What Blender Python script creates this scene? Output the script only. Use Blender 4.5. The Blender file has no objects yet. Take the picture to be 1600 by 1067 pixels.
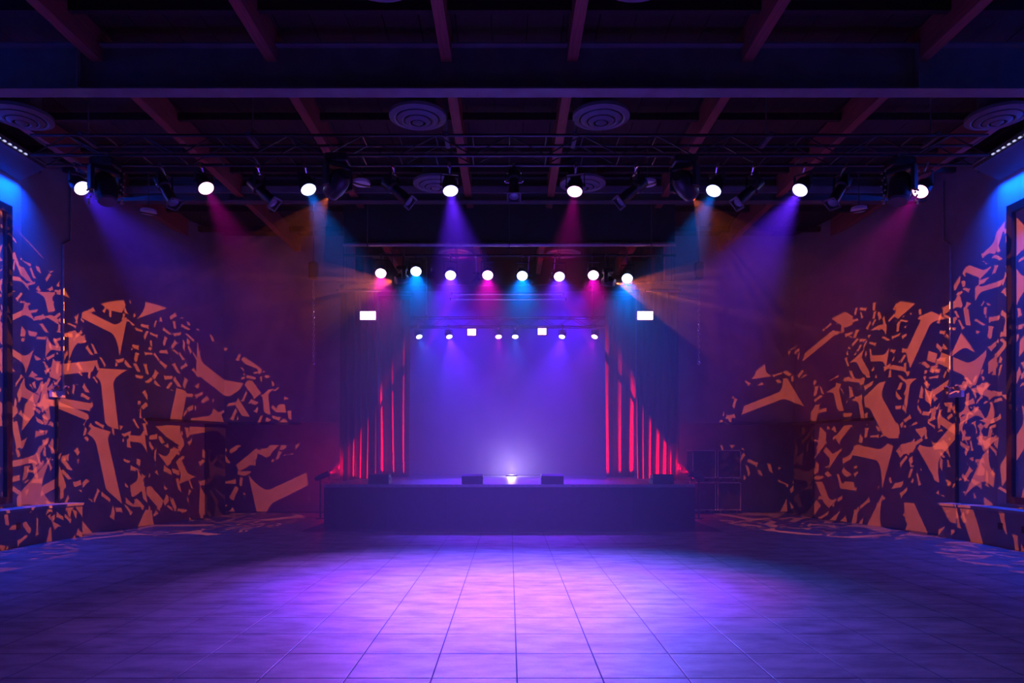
import bpy, math, random
from mathutils import Vector, Matrix, Quaternion
random.seed(7)
SC = bpy.context.scene
COL = SC.collection
F, VX, VY, CH = 1100.0, 796.0, 705.0, 1.62      # focal length in px, vanishing point, eye height

# ---------------------------------------------------------------- camera
cam_d = bpy.data.cameras.new('camera')
cam = bpy.data.objects.new('camera', cam_d); COL.objects.link(cam)
cam.location = (0, 0, CH); cam.rotation_euler = (math.pi/2, 0, 0)
cam_d.sensor_width = 36; cam_d.lens = 36*F/1600
cam_d.shift_x = (800-VX)/1600; cam_d.shift_y = (VY-533.5)/1600
cam_d.clip_end = 200
SC.camera = cam

# ---------------------------------------------------------------- world, view
w = bpy.data.worlds.new('world'); SC.world = w; w.use_nodes = True
w.node_tree.nodes['Background'].inputs[0].default_value = (0.05, 0.02, 0.3, 1)
w.node_tree.nodes['Background'].inputs[1].default_value = 0.0
vs = SC.view_settings
vs.view_transform = 'Standard'; vs.look = 'None'; vs.gamma = 1; vs.use_curve_mapping = False
vs.exposure = -0.45
cy = SC.cycles
cy.max_bounces = 4; cy.diffuse_bounces = 2; cy.glossy_bounces = 3; cy.volume_bounces = 0
cy.transmission_bounces = 2; cy.transparent_max_bounces = 4
cy.sample_clamp_indirect = 3.0; cy.sample_clamp_direct = 0.0
cy.use_denoising = True; cy.use_adaptive_sampling = False; cy.caustics_reflective = False; cy.caustics_refractive = False

# light colours and overall strengths (one place to tune)
PINK = (1.0, 0.0, 0.62); CYAN = (0.0, 0.17, 1.0); VIOLET = (0.11, 0.016, 1.0); BLUE = (0.06, 0.015, 1.0)
MAGENTA = (1.0, 0.05, 0.75); WHITE = (0.72, 0.55, 1.0); ORANGE = (1.0, 0.155, 0.04); RED = (1.0, 0.0, 0.04)
HAZE_ROOM, HAZE_STAGE = 0.0095, 0.031
ROD = 7.118      # underside of the ceiling boards, where rods are fixed

# ---------------------------------------------------------------- helpers
def P(px, py, Y): return Vector(((px-VX)/F*Y, Y, CH+(VY-py)/F*Y))

def mat(name, color, rough=0.6, metal=0.0, noise=0.0, nscale=6.0, bump=0.0, emit=None, estr=0.0, stretch=(1,1,1), spec=0.5):
    m = bpy.data.materials.new(name); m.use_nodes = True
    nt = m.node_tree; b = nt.nodes['Principled BSDF']
    b.inputs['Base Color'].default_value = (*color, 1)
    b.inputs['Roughness'].default_value = rough; b.inputs['Metallic'].default_value = metal
    b.inputs['Specular IOR Level'].default_value = spec
    if emit:
        b.inputs['Emission Color'].default_value = (*emit, 1); b.inputs['Emission Strength'].default_value = estr
        try: m.cycles.emission_sampling = 'NONE'
        except Exception: pass
    if noise > 0 or bump > 0:
        tc = nt.nodes.new('ShaderNodeTexCoord'); mp = nt.nodes.new('ShaderNodeMapping')
        mp.inputs['Scale'].default_value = stretch
        nz = nt.nodes.new('ShaderNodeTexNoise'); nz.inputs['Scale'].default_value = nscale; nz.inputs['Detail'].default_value = 6
        nt.links.new(tc.outputs['Object'], mp.inputs[0]); nt.links.new(mp.outputs[0], nz.inputs['Vector'])
        if noise > 0:
            rp = nt.nodes.new('ShaderNodeValToRGB')
            lo = [c*(1-noise) for c in color]; hi = [min(1, c*(1+noise)) for c in color]
            rp.color_ramp.elements[0].position = 0.3; rp.color_ramp.elements[1].position = 0.7
            rp.color_ramp.elements[0].color = (*lo, 1); rp.color_ramp.elements[1].color = (*hi, 1)
            nt.links.new(nz.outputs['Fac'], rp.inputs[0]); nt.links.new(rp.outputs[0], b.inputs['Base Color'])
        if bump > 0:
            bp = nt.nodes.new('ShaderNodeBump'); bp.inputs['Strength'].default_value = bump; bp.inputs['Distance'].default_value = 0.01
            nt.links.new(nz.outputs['Fac'], bp.inputs['Height']); nt.links.new(bp.outputs[0], b.inputs['Normal'])
    return m

class MB:
    def __init__(s): s.v = []; s.f = []
    def add(s, vs_, fs):
        o = len(s.v); s.v += [tuple(v) for v in vs_]; s.f += [tuple(i+o for i in f) for f in fs]; return s
    def box(s, x0, x1, y0, y1, z0, z1, M=None):
        vs_ = [Vector((x, y, z)) for z in (z0, z1) for y in (y0, y1) for x in (x0, x1)]
        if M is not None: vs_ = [M @ v for v in vs_]
        return s.add(vs_, [(0,2,3,1),(4,5,7,6),(0,1,5,4),(2,6,7,3),(0,4,6,2),(1,3,7,5)])
    def bevbox(s, x0, x1, y0, y1, z0, z1, b):
        # box with chamfered vertical (z) edges and a chamfered top
        pts = [(x0+b,y0),(x1-b,y0),(x1,y0+b),(x1,y1-b),(x1-b,y1),(x0+b,y1),(x0,y1-b),(x0,y0+b)]
        cx, cy_ = (x0+x1)/2, (y0+y1)/2
        def ring(k, z): return [(cx+(x-cx)*(1-2*k/(x1-x0)), cy_+(y-cy_)*(1-2*k/(y1-y0)), z) for x, y in pts]
        return s.loft([ring(b, z0), ring(0, z0+b), ring(0, z1-b), ring(b, z1)])
    def loft(s, rings, caps=True, closed=True):
        n = len(rings[0]); vs_ = [p for r in rings for p in r]; fs = []
        for i in range(len(rings)-1):
            for j in range(n if closed else n-1):
                a = i*n+j; b = i*n+(j+1) % n
                fs.append((a, b, b+n, a+n))
        if caps: fs.append(tuple(range(n-1, -1, -1))); fs.append(tuple(range((len(rings)-1)*n, len(rings)*n)))
        return s.add(vs_, fs)
    def tube(s, a, b, r, n=8, r2=None):
        a = Vector(a); b = Vector(b); d = (b-a).normalized()
        q = d.to_track_quat('Z', 'Y'); r2 = r if r2 is None else r2
        ra = [a+q @ Vector((r*math.cos(t), r*math.sin(t), 0)) for t in [2*math.pi*i/n for i in range(n)]]
        rb = [b+q @ Vector((r2*math.cos(t), r2*math.sin(t), 0)) for t in [2*math.pi*i/n for i in range(n)]]
        return s.loft([ra, rb])
    def path(s, pts, r, n=6):
        for a, b in zip(pts[:-1], pts[1:]): s.tube(a, b, r, n)
        return s
    def lathe(s, prof, n=20, M=None):
        rings = []
        for r, z in prof:
            ring = [Vector((max(r, 1e-4)*math.cos(2*math.pi*i/n), max(r, 1e-4)*math.sin(2*math.pi*i/n), z)) for i in range(n)]
            rings.append([M @ p for p in ring] if M is not None else ring)
        return s.loft(rings, caps=True)
    def mesh(s, name, material, smooth=False):
        m = bpy.data.meshes.new(name); m.from_pydata([tuple(v) for v in s.v], [], s.f); m.update()
        if material: m.materials.append(material)
        if smooth:
            for p in m.polygons: p.use_smooth = True
            try: m.set_sharp_from_angle(angle=math.radians(38))
            except Exception: pass
        return m

def link(name, data, parent=None, loc=None, rot=None):
    o = bpy.data.objects.new(name, data); COL.objects.link(o)
    if parent: o.parent = parent
    if loc is not None: o.location = loc
    if rot is not None:
        if isinstance(rot, Quaternion): o.rotation_mode = 'QUATERNION'; o.rotation_quaternion = rot
        else: o.rotation_euler = rot
    return o
def tag(o, label=None, cat=None, group=None, kind=None):
    if label: o['label'] = label
    if cat: o['category'] = cat
    if group: o['group'] = group
    if kind: o['kind'] = kind
    return o
def thing(name, label, cat, loc=(0,0,0), group=None, rot=None):
    return tag(link(name, None, None, loc, rot), label, cat, group)
def part(name, mb, m, parent, smooth=False, loc=None, rot=None):
    return link(name, mb.mesh(name, m, smooth), parent, loc, rot)
def struct(name, mb, m, smooth=False, label=None):
    o = part(name, mb, m, None, smooth); o['kind'] = 'structure'
    if label: o['label'] = label
    return o

def spot(name, parent, loc, d, power, color, angle, blend=0.6, radius=0.05):
    l = bpy.data.lights.new(name, 'SPOT'); l.energy = power; l.color = color
    l.spot_size = math.radians(angle); l.spot_blend = blend; l.shadow_soft_size = radius
    o = bpy.data.objects.new(name, l); COL.objects.link(o)
    if parent: o.parent = parent; loc = Vector(loc)-parent.location
    o.location = loc; o.rotation_mode = 'QUATERNION'; o.rotation_quaternion = Vector(d).to_track_quat('-Z', 'Y')
    return o

# ---- gobo: a plate of broken, serif-ended shards turned into light by the projector
def gobo(light, scale, offset, strength=1.0):
    light.use_nodes = True
    nt = light.node_tree; N = nt.nodes; L = nt.links
    em = next(n for n in N if n.type == 'EMISSION')
    def math_(op, a, b=None, c=None):
        n = N.new('ShaderNodeMath'); n.operation = op
        for i, v in enumerate((a, b, c)):
            if v is None: continue
            if isinstance(v, (int, float)): n.inputs[i].default_value = v
            else: L.new(v, n.inputs[i])
        return n.outputs[0]
    tc = N.new('ShaderNodeTexCoord'); sp = N.new('ShaderNodeSeparateXYZ'); L.new(tc.outputs['Normal'], sp.inputs[0])
    u = math_('DIVIDE', sp.outputs[0], sp.outputs[2]); v = math_('DIVIDE', sp.outputs[1], sp.outputs[2])
    cb = N.new('ShaderNodeCombineXYZ'); L.new(math_('ADD', u, offset[0]), cb.inputs[0]); L.new(math_('ADD', v, offset[1]), cb.inputs[1])
    q = cb.outputs[0]
    def layer(S, rnd, wmin, wvar, Llen, flare):
        vo = N.new('ShaderNodeTexVoronoi'); vo.voronoi_dimensions = '2D'; vo.inputs['Scale'].default_value = S; vo.inputs['Randomness'].default_value = rnd
        L.new(q, vo.inputs['Vector'])
        ve = N.new('ShaderNodeTexVoronoi'); ve.voronoi_dimensions = '2D'; ve.feature = 'DISTANCE_TO_EDGE'; ve.inputs['Scale'].default_value = S; ve.inputs['Randomness'].default_value = rnd
        L.new(q, ve.inputs['Vector'])
        sub = N.new('ShaderNodeVectorMath'); sub.operation = 'SUBTRACT'; L.new(q, sub.inputs[0]); L.new(vo.outputs['Position'], sub.inputs[1])
        sc = N.new('ShaderNodeVectorMath'); sc.operation = 'SCALE'; L.new(sub.outputs[0], sc.inputs[0]); sc.inputs['Scale'].default_value = S
        cs = N.new('ShaderNodeSeparateColor'); L.new(vo.outputs['Color'], cs.inputs[0])
        ro = N.new('ShaderNodeVectorRotate'); ro.rotation_type = 'Z_AXIS'; L.new(sc.outputs[0], ro.inputs['Vector']); L.new(math_('MULTIPLY', cs.outputs[0], 6.283), ro.inputs['Angle'])
        xy = N.new('ShaderNodeSeparateXYZ'); L.new(ro.outputs[0], xy.inputs[0])
        x, y = xy.outputs[0], xy.outputs[1]
        wid = math_('MULTIPLY_ADD', cs.outputs[1], wvar, wmin)
        fl = math_('MULTIPLY', math_('POWER', math_('MAXIMUM', math_('ADD', y, -Llen*0.45), 0.0), 2.0), flare)
        inx = math_('LESS_THAN', math_('ABSOLUTE', x), math_('ADD', wid, fl))
        top = math_('LESS_THAN', y, Llen)
        bot = math_('GREATER_THAN', math_('MULTIPLY_ADD', x, 0.9, y), -Llen*0.95)
        return math_('MULTIPLY', inx, math_('MULTIPLY', top, bot)), ve.outputs['Distance'], cs.outputs[2]
    big, ed, typ = layer(scale, 0.85, 0.05, 0.10, 0.50, 4.5)
    mid, ed2, _t = layer(scale*2.1, 0.9, 0.06, 0.10, 0.48, 4.0)
    sml, ed3, _s = layer(scale*4.9, 1.0, 0.07, 0.10, 0.45, 1.5)
    isbig = math_('GREATER_THAN', typ, 0.30)
    ismid = math_('MULTIPLY', math_('LESS_THAN', typ, 0.30), math_('GREATER_THAN', typ, 0.1))
    a = math_('MULTIPLY', math_('MULTIPLY', big, isbig), math_('GREATER_THAN', ed, 0.035))
    b = math_('MULTIPLY', math_('MULTIPLY', mid, ismid), math_('GREATER_THAN', ed2, 0.05))
    # small shards fill the bands between the large cells and whole cells of their own
    band = math_('MAXIMUM', math_('LESS_THAN', ed, 0.105), math_('SUBTRACT', 1.0, math_('MAXIMUM', isbig, ismid)))
    band2 = math_('MAXIMUM', band, math_('MULTIPLY', ismid, math_('LESS_THAN', ed2, 0.16)))
    c = math_('MULTIPLY', math_('MULTIPLY', sml, band2), math_('GREATER_THAN', ed3, 0.06))
    m = math_('MAXIMUM', a, math_('MAXIMUM', b, c))
    L.new(math_('MULTIPLY', m, strength), em.inputs['Strength'])

# ---------------------------------------------------------------- materials
M = {}
M['wall'] = mat('dark_wall_paint', (0.33, 0.29, 0.29), 0.8, noise=0.12, nscale=2.5, bump=0.15)
M['sidewall'] = mat('grey_side_wall_paint', (0.42, 0.41, 0.42), 0.7, noise=0.1, nscale=2.0, bump=0.1)
M['blackwall'] = mat('black_stage_paint', (0.035, 0.034, 0.038), 0.7, noise=0.2, nscale=3, bump=0.1)
M['black'] = mat('black_powder_coat', (0.02, 0.02, 0.022), 0.35, noise=0.2, nscale=20)
M['blackcloth'] = mat('black_skirt_cloth', (0.032, 0.032, 0.036), 0.85, noise=0.25, nscale=9)
M['steel'] = mat('painted_steel', (0.24, 0.235, 0.24), 0.55, noise=0.2, nscale=4)
M['darksteel'] = mat('dark_painted_steel', (0.13, 0.125, 0.13), 0.5, noise=0.25, nscale=3)
M['chrome'] = mat('polished_steel', (0.75, 0.75, 0.77), 0.18, metal=1.0, noise=0.08, nscale=10)
M['alu'] = mat('truss_aluminium', (0.62, 0.62, 0.64), 0.38, metal=1.0, noise=0.15, nscale=12)
M['blackalu'] = mat('black_truss_tube', (0.09, 0.09, 0.10), 0.3, metal=0.6, noise=0.2, nscale=12)
M['brass'] = mat('chain_steel', (0.75, 0.68, 0.55), 0.3, metal=1.0, noise=0.1, nscale=12)
M['wood'] = mat('red_brown_timber', (0.36, 0.09, 0.07), 0.65, noise=0.3, nscale=5, stretch=(6, 0.4, 6), bump=0.1)
M['deckwood'] = mat('dark_ceiling_board', (0.05, 0.02, 0.022), 0.8, noise=0.35, nscale=4, stretch=(4, 0.5, 4))
M['diffuser'] = mat('grey_diffuser_enamel', (0.24, 0.24, 0.26), 0.45, noise=0.1, nscale=8)
M['whitedisc'] = mat('white_speaker_grille', (0.8, 0.8, 0.82), 0.5, noise=0.06, nscale=30)
M['velvet'] = mat('red_velvet', (0.19, 0.001, 0.006), 0.85, noise=0.2, nscale=8, stretch=(6, 6, 0.5))
M['backdrop'] = mat('grey_backdrop_cloth', (0.20, 0.18, 0.28), 0.9, noise=0.08, nscale=2)
M['stagedeck'] = mat('stage_deck_lino', (0.30, 0.29, 0.31), 0.4, noise=0.15, nscale=5)
M['rubber'] = mat('black_rubber', (0.025, 0.025, 0.025), 0.8, noise=0.2, nscale=20)
M['casepanel'] = mat('dark_case_laminate', (0.012, 0.012, 0.014), 0.5, noise=0.2, nscale=14, spec=0.2)
M['socket'] = mat('black_socket_plastic', (0.012, 0.012, 0.012), 0.5, noise=0.2, nscale=30)
M['whiteplastic'] = mat('white_plastic', (0.75, 0.75, 0.78), 0.4, noise=0.05, nscale=20)
M['grout'] = mat('floor_grout', (0.07, 0.065, 0.075), 0.9, noise=0.2, nscale=12)
LENS = {}
def lens_mat(color, k):
    key = (color, k)
    if key not in LENS:
        LENS[key] = mat('lit_lens', (0.8, 0.8, 0.8), 0.3, noise=0.03, nscale=20, emit=tuple(0.45+0.55*c for c in color), estr=k)
    return LENS[key]
M['lensglass'] = mat('dark_coated_lens', (0.30, 0.36, 0.42), 0.08, metal=0.3, noise=0.05, nscale=10)

# floor tile: worn vinyl composition tile with scuffs that run across the hall
def floor_mat():
    m = bpy.data.materials.new('scuffed_floor_tile'); m.use_nodes = True
    nt = m.node_tree; N = nt.nodes; L = nt.links; b = N['Principled BSDF']
    geo = N.new('ShaderNodeNewGeometry'); mp = N.new('ShaderNodeMapping'); mp.inputs['Scale'].default_value = (1.0, 2.2, 1)
    L.new(geo.outputs['Position'], mp.inputs[0])
    n1 = N.new('ShaderNodeTexNoise'); n1.inputs['Scale'].default_value = 1.9; n1.inputs['Detail'].default_value = 8; n1.inputs['Roughness'].default_value = 0.62; L.new(mp.outputs[0], n1.inputs['Vector'])
    n2 = N.new('ShaderNodeTexNoise'); n2.inputs['Scale'].default_value = 60; n2.inputs['Detail'].default_value = 3; L.new(geo.outputs['Position'], n2.inputs['Vector'])
    r1 = N.new('ShaderNodeValToRGB'); L.new(n1.outputs['Fac'], r1.inputs[0])
    r1.color_ramp.elements[0].position = 0.32; r1.color_ramp.elements[0].color = (0.11, 0.105, 0.12, 1)
    r1.color_ramp.elements[1].position = 0.62; r1.color_ramp.elements[1].color = (0.33, 0.32, 0.34, 1)
    oi = N.new('ShaderNodeObjectInfo')
    mx = N.new('ShaderNodeMix'); mx.data_type = 'RGBA'; mx.blend_type = 'MULTIPLY'; mx.inputs[0].default_value = 0.35
    L.new(r1.outputs[0], mx.inputs[6])
    r2 = N.new('ShaderNodeValToRGB'); L.new(n2.outputs['Fac'], r2.inputs[0])
    r2.color_ramp.elements[0].position = 0.35; r2.color_ramp.elements[0].color = (0.5, 0.5, 0.5, 1); r2.color_ramp.elements[1].position = 0.65
    L.new(r2.outputs[0], mx.inputs[7]); L.new(mx.outputs[2], b.inputs['Base Color'])
    rr = N.new('ShaderNodeMapRange'); rr.inputs[3].default_value = 0.62; rr.inputs[4].default_value = 0.36; L.new(n1.outputs['Fac'], rr.inputs[0]); L.new(rr.outputs[0], b.inputs['Roughness'])
    bp = N.new('ShaderNodeBump'); bp.inputs['Strength'].default_value = 0.12; bp.inputs['Distance'].default_value = 0.004; L.new(n1.outputs['Fac'], bp.inputs['Height']); L.new(bp.outputs[0], b.inputs['Normal'])
    return m
M['tile'] = floor_mat()

# ================================================================= SETTING
# plan of the side walls (mirrored): straight wall, then an angled wall running in towards the stage
WX, WY0, AX, AY = 8.70, 12.55, 7.25, 17.9     # corner of the straight wall, end of the angled wall
CEIL = 7.1
floor = struct('floor', MB().box(-9.2, 9.2, -4, 20.4, -0.2, -0.004), M['grout'])
# tiles, 2 ft square with open joints
T, J = 0.61, 0.004
x_off, y_off = 0.054, 5.03
cells = []
for i in range(-15, 15):
    for j in range(-15, 24):
        x0 = x_off+i*T; y0 = y_off+j*T; cx, cyy = x0+T/2, y0+T/2
        lim = WX-0.05 if cyy < WY0 else WX-(WX-AX)*min(1, (cyy-WY0)/(AY-WY0))-0.1
        if abs(cx) > lim or cyy > 18.7: continue
        if cyy > 14.4 and abs(cx) < 4.1: continue
        vis = cyy > 4.9 and abs(cx) < 0.735*cyy
        size = 1.0/cyy**3 if vis else 0
        cells.append((size, x0, y0))
cells.sort(reverse=True)
tile_mb = MB()
h = T/2-J; c_ = 0.004
tile_mb.loft([[(-h,-h,-0.004),(h,-h,-0.004),(h,h,-0.004),(-h,h,-0.004)], [(-h,-h,-0.0012),(h,-h,-0.0012),(h,h,-0.0012),(-h,h,-0.0012)],
              [(-h+c_,-h+c_,0),(h-c_,-h+c_,0),(h-c_,h-c_,0),(-h+c_,h-c_,0)]])
tile_me = tile_mb.mesh('tile', M['tile'])
rest = MB()
for k, (s_, x0, y0) in enumerate(cells):
    if k < 300 and s_ > 0:
        link('tile', tile_me, floor, (x0+T/2, y0+T/2, random.uniform(-0.0004, 0.0004)))
    else:
        rest.add([(vx+x0+T/2, vy+y0+T/2, vz) for vx, vy, vz in tile_mb.v], tile_mb.f)
ro = part('tile_field', rest, M['tile'], floor); ro['kind'] = 'stuff'

def wall_slab(p, q, z0, z1, t=0.15, side=1):
    # vertical slab along p->q, thickened away from the room
    p = Vector((*p, 0)); q = Vector((*q, 0)); n = Vector((-(q-p).y, (q-p).x, 0)).normalized()*t*side
    mb = MB()
    return mb.loft([[p+Vector((0,0,z0)), q+Vector((0,0,z0)), q+n+Vector((0,0,z0)), p+n+Vector((0,0,z0))],
                    [p+Vector((0,0,z1)), q+Vector((0,0,z1)), q+n+Vector((0,0,z1)), p+n+Vector((0,0,z1))]])
LINT = 2.35
for sd, nm in ((-1, 'left'), (1, 'right')):
    struct('wall_'+nm, wall_slab((sd*WX, -4), (sd*WX, WY0), 0, CEIL, side=-sd), M['sidewall'])
    struct('wall_%s_angled' % nm, wall_slab((sd*WX, WY0), (sd*AX, AY), 0, CEIL, side=-sd), M['wall'])
    # wall above the passage beside the stage, with the passage behind it
    struct('wall_%s_passage_header' % nm, MB().box(min(sd*AX, sd*3.95), max(sd*AX, sd*3.95), AY, AY+0.14, LINT, CEIL), M['wall'])
    struct('wall_%s_passage_back' % nm, MB().box(min(sd*8.2, sd*3.95), max(sd*8.2, sd*3.95), 18.95, 19.1, 0, LINT+0.3), M['wall'])
    struct('wall_%s_passage_end' % nm, MB().box(min(sd*8.2, sd*8.05), max(sd*8.2, sd*8.05), AY+0.2, 18.95, 0, LINT+0.3), M['blackwall'])
    struct('ceiling_%s_passage' % nm, MB().box(min(sd*8.2, sd*3.95), max(sd*8.2, sd*3.95), AY+0.14, 19.1, LINT+0.3, LINT+0.38), M['blackwall'])
    # black jamb at the end of the angled wall
    d = (Vector((AX, AY, 0))-Vector((WX, WY0, 0))).normalized()
    j0 = Vector((AX, AY, 0))-d*0.75
    jm = MB().loft([[Vector((sd*(j0.x-0.03), j0.y, z)), Vector((sd*(AX-0.03), AY-0.01, z)), Vector((sd*(AX+0.1), AY+0.16, z)), Vector((sd*(j0.x+0.12), j0.y+0.1, z))] for z in (0, LINT)])
    struct('trim_%d' % (1 if sd < 0 else 2), jm, M['blackwall'])
    # black steel ledge over the passage, running back along the angled wall
    l0 = Vector((7.9, 15.35, 0))
    lg = MB().loft([[Vector((sd*(l0.x+0.04), l0.y, z)), Vector((sd*(l0.x-0.10), l0.y, z)), Vector((sd*(AX-0.16), AY-0.14, z)), Vector((sd*5.3, AY-0.14, z)), Vector((sd*5.3, AY+0.02, z)), Vector((sd*(AX+0.04), AY+0.02, z))] for z in (LINT-0.06, LINT)])
    struct('trim_%d' % (3 if sd < 0 else 4), lg, M['black'])
struct('wall_rear', MB().box(-9, 9, -4.15, -4, 0, CEIL), M['blackwall'])
# stage house
struct('wall_stage_back', MB().box(-4.0, 4.0, 20.25, 20.4, 0, CEIL), M['blackwall'])
for sd, nm in ((-1, 'left'), (1, 'right')):
    struct('wall_stage_%s' % nm, MB().box(min(sd*3.95, sd*4.1), max(sd*3.95, sd*4.1), 19.1, 20.25, 0, CEIL), M['blackwall'])
struct('wall_proscenium_header', MB().box(-3.46, 3.46, 14.72, 14.9, 5.96, CEIL), M['blackwall'])
# ceiling: boards, timber joists, steel cross beams
ceil = struct('ceiling', MB().box(-9.2, 9.2, -4, 20.4, CEIL+0.12, CEIL+0.3), M['deckwood'])
bw = 0.46
bd = MB().box(-bw/2+0.006, bw/2-0.006, -0.0, 12.3, 0, 0.1).mesh('ceiling_board', M['deckwood'])
for k in range(-19, 20):
    link('ceiling_board', bd, ceil, (k*bw, 8.0, CEIL+0.02+random.uniform(-0.004, 0.004)))
joist_me = MB().box(-0.07, 0.07, -4, 20.2, 0, 0.4).mesh('joist', M['wood'])
for k in range(-4, 4):
    link('joist', joist_me, ceil, (0.82+2.28*k if k >= 0 else -(0.82+2.28*(-k-1)), 0, 6.70))
purl_me = MB().box(-9, 9, -0.04, 0.04, 0, 0.12).mesh('purlin', M['deckwood'])
for y in (8.5, 9.9, 11.3, 12.5, 13.4, 15.6, 17.0, 18.4):
    link('purlin', purl_me, ceil, (0, y, 6.92))
def ibeam(name, y, z0, z1, fw, m, label):
    mb = MB().box(-9, 9, y-fw/2, y+fw/2, z0, z0+0.02).box(-9, 9, y-0.01, y+0.01, z0+0.02, z1-0.02).box(-9, 9, y-fw/2, y+fw/2, z1-0.02, z1)
    b = struct(name, mb, m, label=label)
    for x in (-5.6, 5.3):
        part('stiffener', MB().box(x-0.006, x+0.006, y-fw/2+0.01, y-0.01, z0+0.02, z1-0.02), m, b)
    return b
ibeam('trim_5', 9.2, 6.30, 6.90, 0.23, M['steel'], 'large steel cross beam under the ceiling joists')
ibeam('trim_6', 14.1, 6.60, 7.08, 0.2, M['darksteel'], 'steel cross beam in front of the stage header')
# fascia board on the hall side of that beam, washed blue at its ends by a small added lamp on each cove
struct('trim_10', MB().box(-8.0, 8.0, 13.93, 13.985, 6.74, 6.87), M['steel'], label='narrow fascia board on the cross beam in front of the stage')
# polished rail under the header
struct('trim_7', MB().tube((-3.46, 14.66, 5.93), (3.46, 14.66, 5.93), 0.05, 12), M['alu'], True, 'polished rail along the foot of the stage header')

# angled-wall point for an image column
def aw(px, sd):
    r = abs(px-VX)/F
    t = (WX-r*WY0)/(r*(AY-WY0)+(WX-AX))
    return Vector((sd*(WX-(WX-AX)*t), WY0+(AY-WY0)*t, 0))
def aw_n(sd):   # room-side normal
    d = Vector((sd*(AX-WX), AY-WY0, 0)).normalized(); return Vector((-sd*d.y, sd*d.x, 0)), d

# ---- side wall furniture: cove, LED strip, framed panel, ledge, emergency light
for sd, nm in ((-1, 'left'), (1, 'right')):
    side = 'left' if sd < 0 else 'right'
    cv = MB()
    prof = [(WX, ROD), (WX-0.48, 6.75), (WX-0.48, 6.62), (WX-0.42, 6.60), (WX-0.02, 6.42), (WX, 6.42)]
    cv.loft([[Vector((sd*x, y, z)) for x, z in prof] for y in (6.0, 12.48)])
    struct('trim_%d' % (8 if sd < 0 else 9), cv, M['darksteel'], label='sloping lighting cove above the %s side wall' % side)
    st = thing('led_strip', 'row of small white-blue LEDs along the cove edge above the %s wall' % side, 'light strip', (sd*(WX-0.49), 6.0, 6.66), 'LED strips along the wall coves')
    part('channel', MB().box(-0.006, 0.006, 0, 5.95, -0.02, 0.02), M['alu'], st)
    ledm = lens_mat((0.25, 0.3, 1.0), 1.6)
    dot = MB().box(-0.010, 0.010, -0.022, 0.022, -0.010, 0.010).mesh('led', ledm)
    for k in range(48): link('led', dot, st, (-sd*0.014, 0.06+k*0.125, 0))
    # blue wash of that strip on the wall below the cove
    l = bpy.data.lights.new('cove_light', 'AREA'); l.shape = 'RECTANGLE'; l.size = 5.8; l.size_y = 0.08; l.energy = 480; l.color = (0.0, 0.055, 1.0); l.spread = math.radians(105)
    o = link('cove_light', l, st); o.location = (sd*0.30, 3.58, -0.22); o.rotation_mode = 'QUATERNION'
    o.rotation_quaternion = (Matrix.Rotation(sd*-0.22, 4, 'Y') @ Matrix.Rotation(math.pi/2, 4, 'Z')).to_quaternion()
    ep = Vector((sd*8.40, 12.57, 6.62))  # added lamp that turns the end of the fascia board blue
    ce = thing('added_cove_lamp', 'added tiny blue lamp at the end of the cove above the %s wall' % side, 'lamp', ep, 'added blue lamps at the cove ends')
    part('housing', MB().bevbox(-0.03, 0.03, -0.09, 0.02, -0.03, 0.03, 0.006), M['black'], ce)
    part('lens', MB().tube((0, 0.02, 0), (0, 0.026, 0), 0.018, 12), lens_mat((0.0, 0.2, 1.0), 1.0), ce, True)
    dd = Vector((sd*7.6, 13.93, 6.80))-ep
    spot('beam', ce, ep+Vector((0, 0.05, 0)), dd, 80, (0.0, 0.07, 1.0), 60, 1.0, 0.02)
    # framed wall panel
    fp = thing('wall_panel', 'tall dark-framed panel on the blue-lit %s wall' % side, 'wall panel', (sd*WX, 0, 0), 'framed wall panels')
    post = 12.2
    part('panel', MB().box(min(-sd*0.002, -sd*0.02), max(-sd*0.002, -sd*0.02), 7.6, post-0.04, 0.72, 5.75), M['sidewall'], fp)
    for y0, y1, z0, z1 in ((post-0.13, post, 0.72, 5.86), (7.5, 7.63, 0.72, 5.86), (7.63, post-0.13, 5.72, 5.86), (7.63, post-0.13, 0.72, 0.84)):
        part('frame_bar', MB().box(min(-sd*0.002, -sd*0.09), max(-sd*0.002, -sd*0.09), y0, y1, z0, z1), M['black'], fp)
    # ledge
    n, d = aw_n(sd); a = Vector((sd*WX, 8.6, 0)); b = Vector((sd*WX, WY0, 0)); c = aw(105 if sd < 0 else 1490, sd)
    lt = thing('wall_ledge', 'low boxed wall ledge with black sockets along the %s wall' % side, 'ledge', (0, 0, 0), 'boxed ledges along the side walls')
    ins = [Vector((a.x-sd*0.02, a.y, 0)), Vector((b.x-sd*0.02, b.y, 0)), c+n*0.02]
    outs = [Vector((a.x-sd*0.40, a.y, 0)), Vector((b.x-sd*0.40, b.y-0.05, 0)), c+n*0.36]
    def prism(pa, pb, z0, z1):
        return MB().loft([[p+Vector((0, 0, z)) for p in pa]+[p+Vector((0, 0, z)) for p in reversed(pb)] for z in (z0, z1)])
    part('body', prism(ins, [p for p in outs], 0.0, 0.60), M['wall'], lt)
    part('ledge_top', prism(ins, [p+Vector((-sd*0.03, 0, 0)) for p in outs], 0.60, 0.645), M['sidewall'], lt)
    f0 = outs[1]; f1 = outs[2]; fd = (f1-f0).normalized(); fn = Vector((-sd*fd.y, sd*fd.x, 0))
    for y in (8.9, 9.4, 10.4, 10.55, 11.2, 11.35, 11.9):
        part('socket', MB().box(min(-sd*0.0, -sd*0.012), max(-sd*0.0, -sd*0.012), y-0.05, y+0.05, 0.30, 0.41), M['socket'], lt, loc=(sd*(WX-0.40)-sd*0.001, 0, 0))
    # surface conduit and twin-head emergency light
    px = 97 if sd < 0 else 1487
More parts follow.
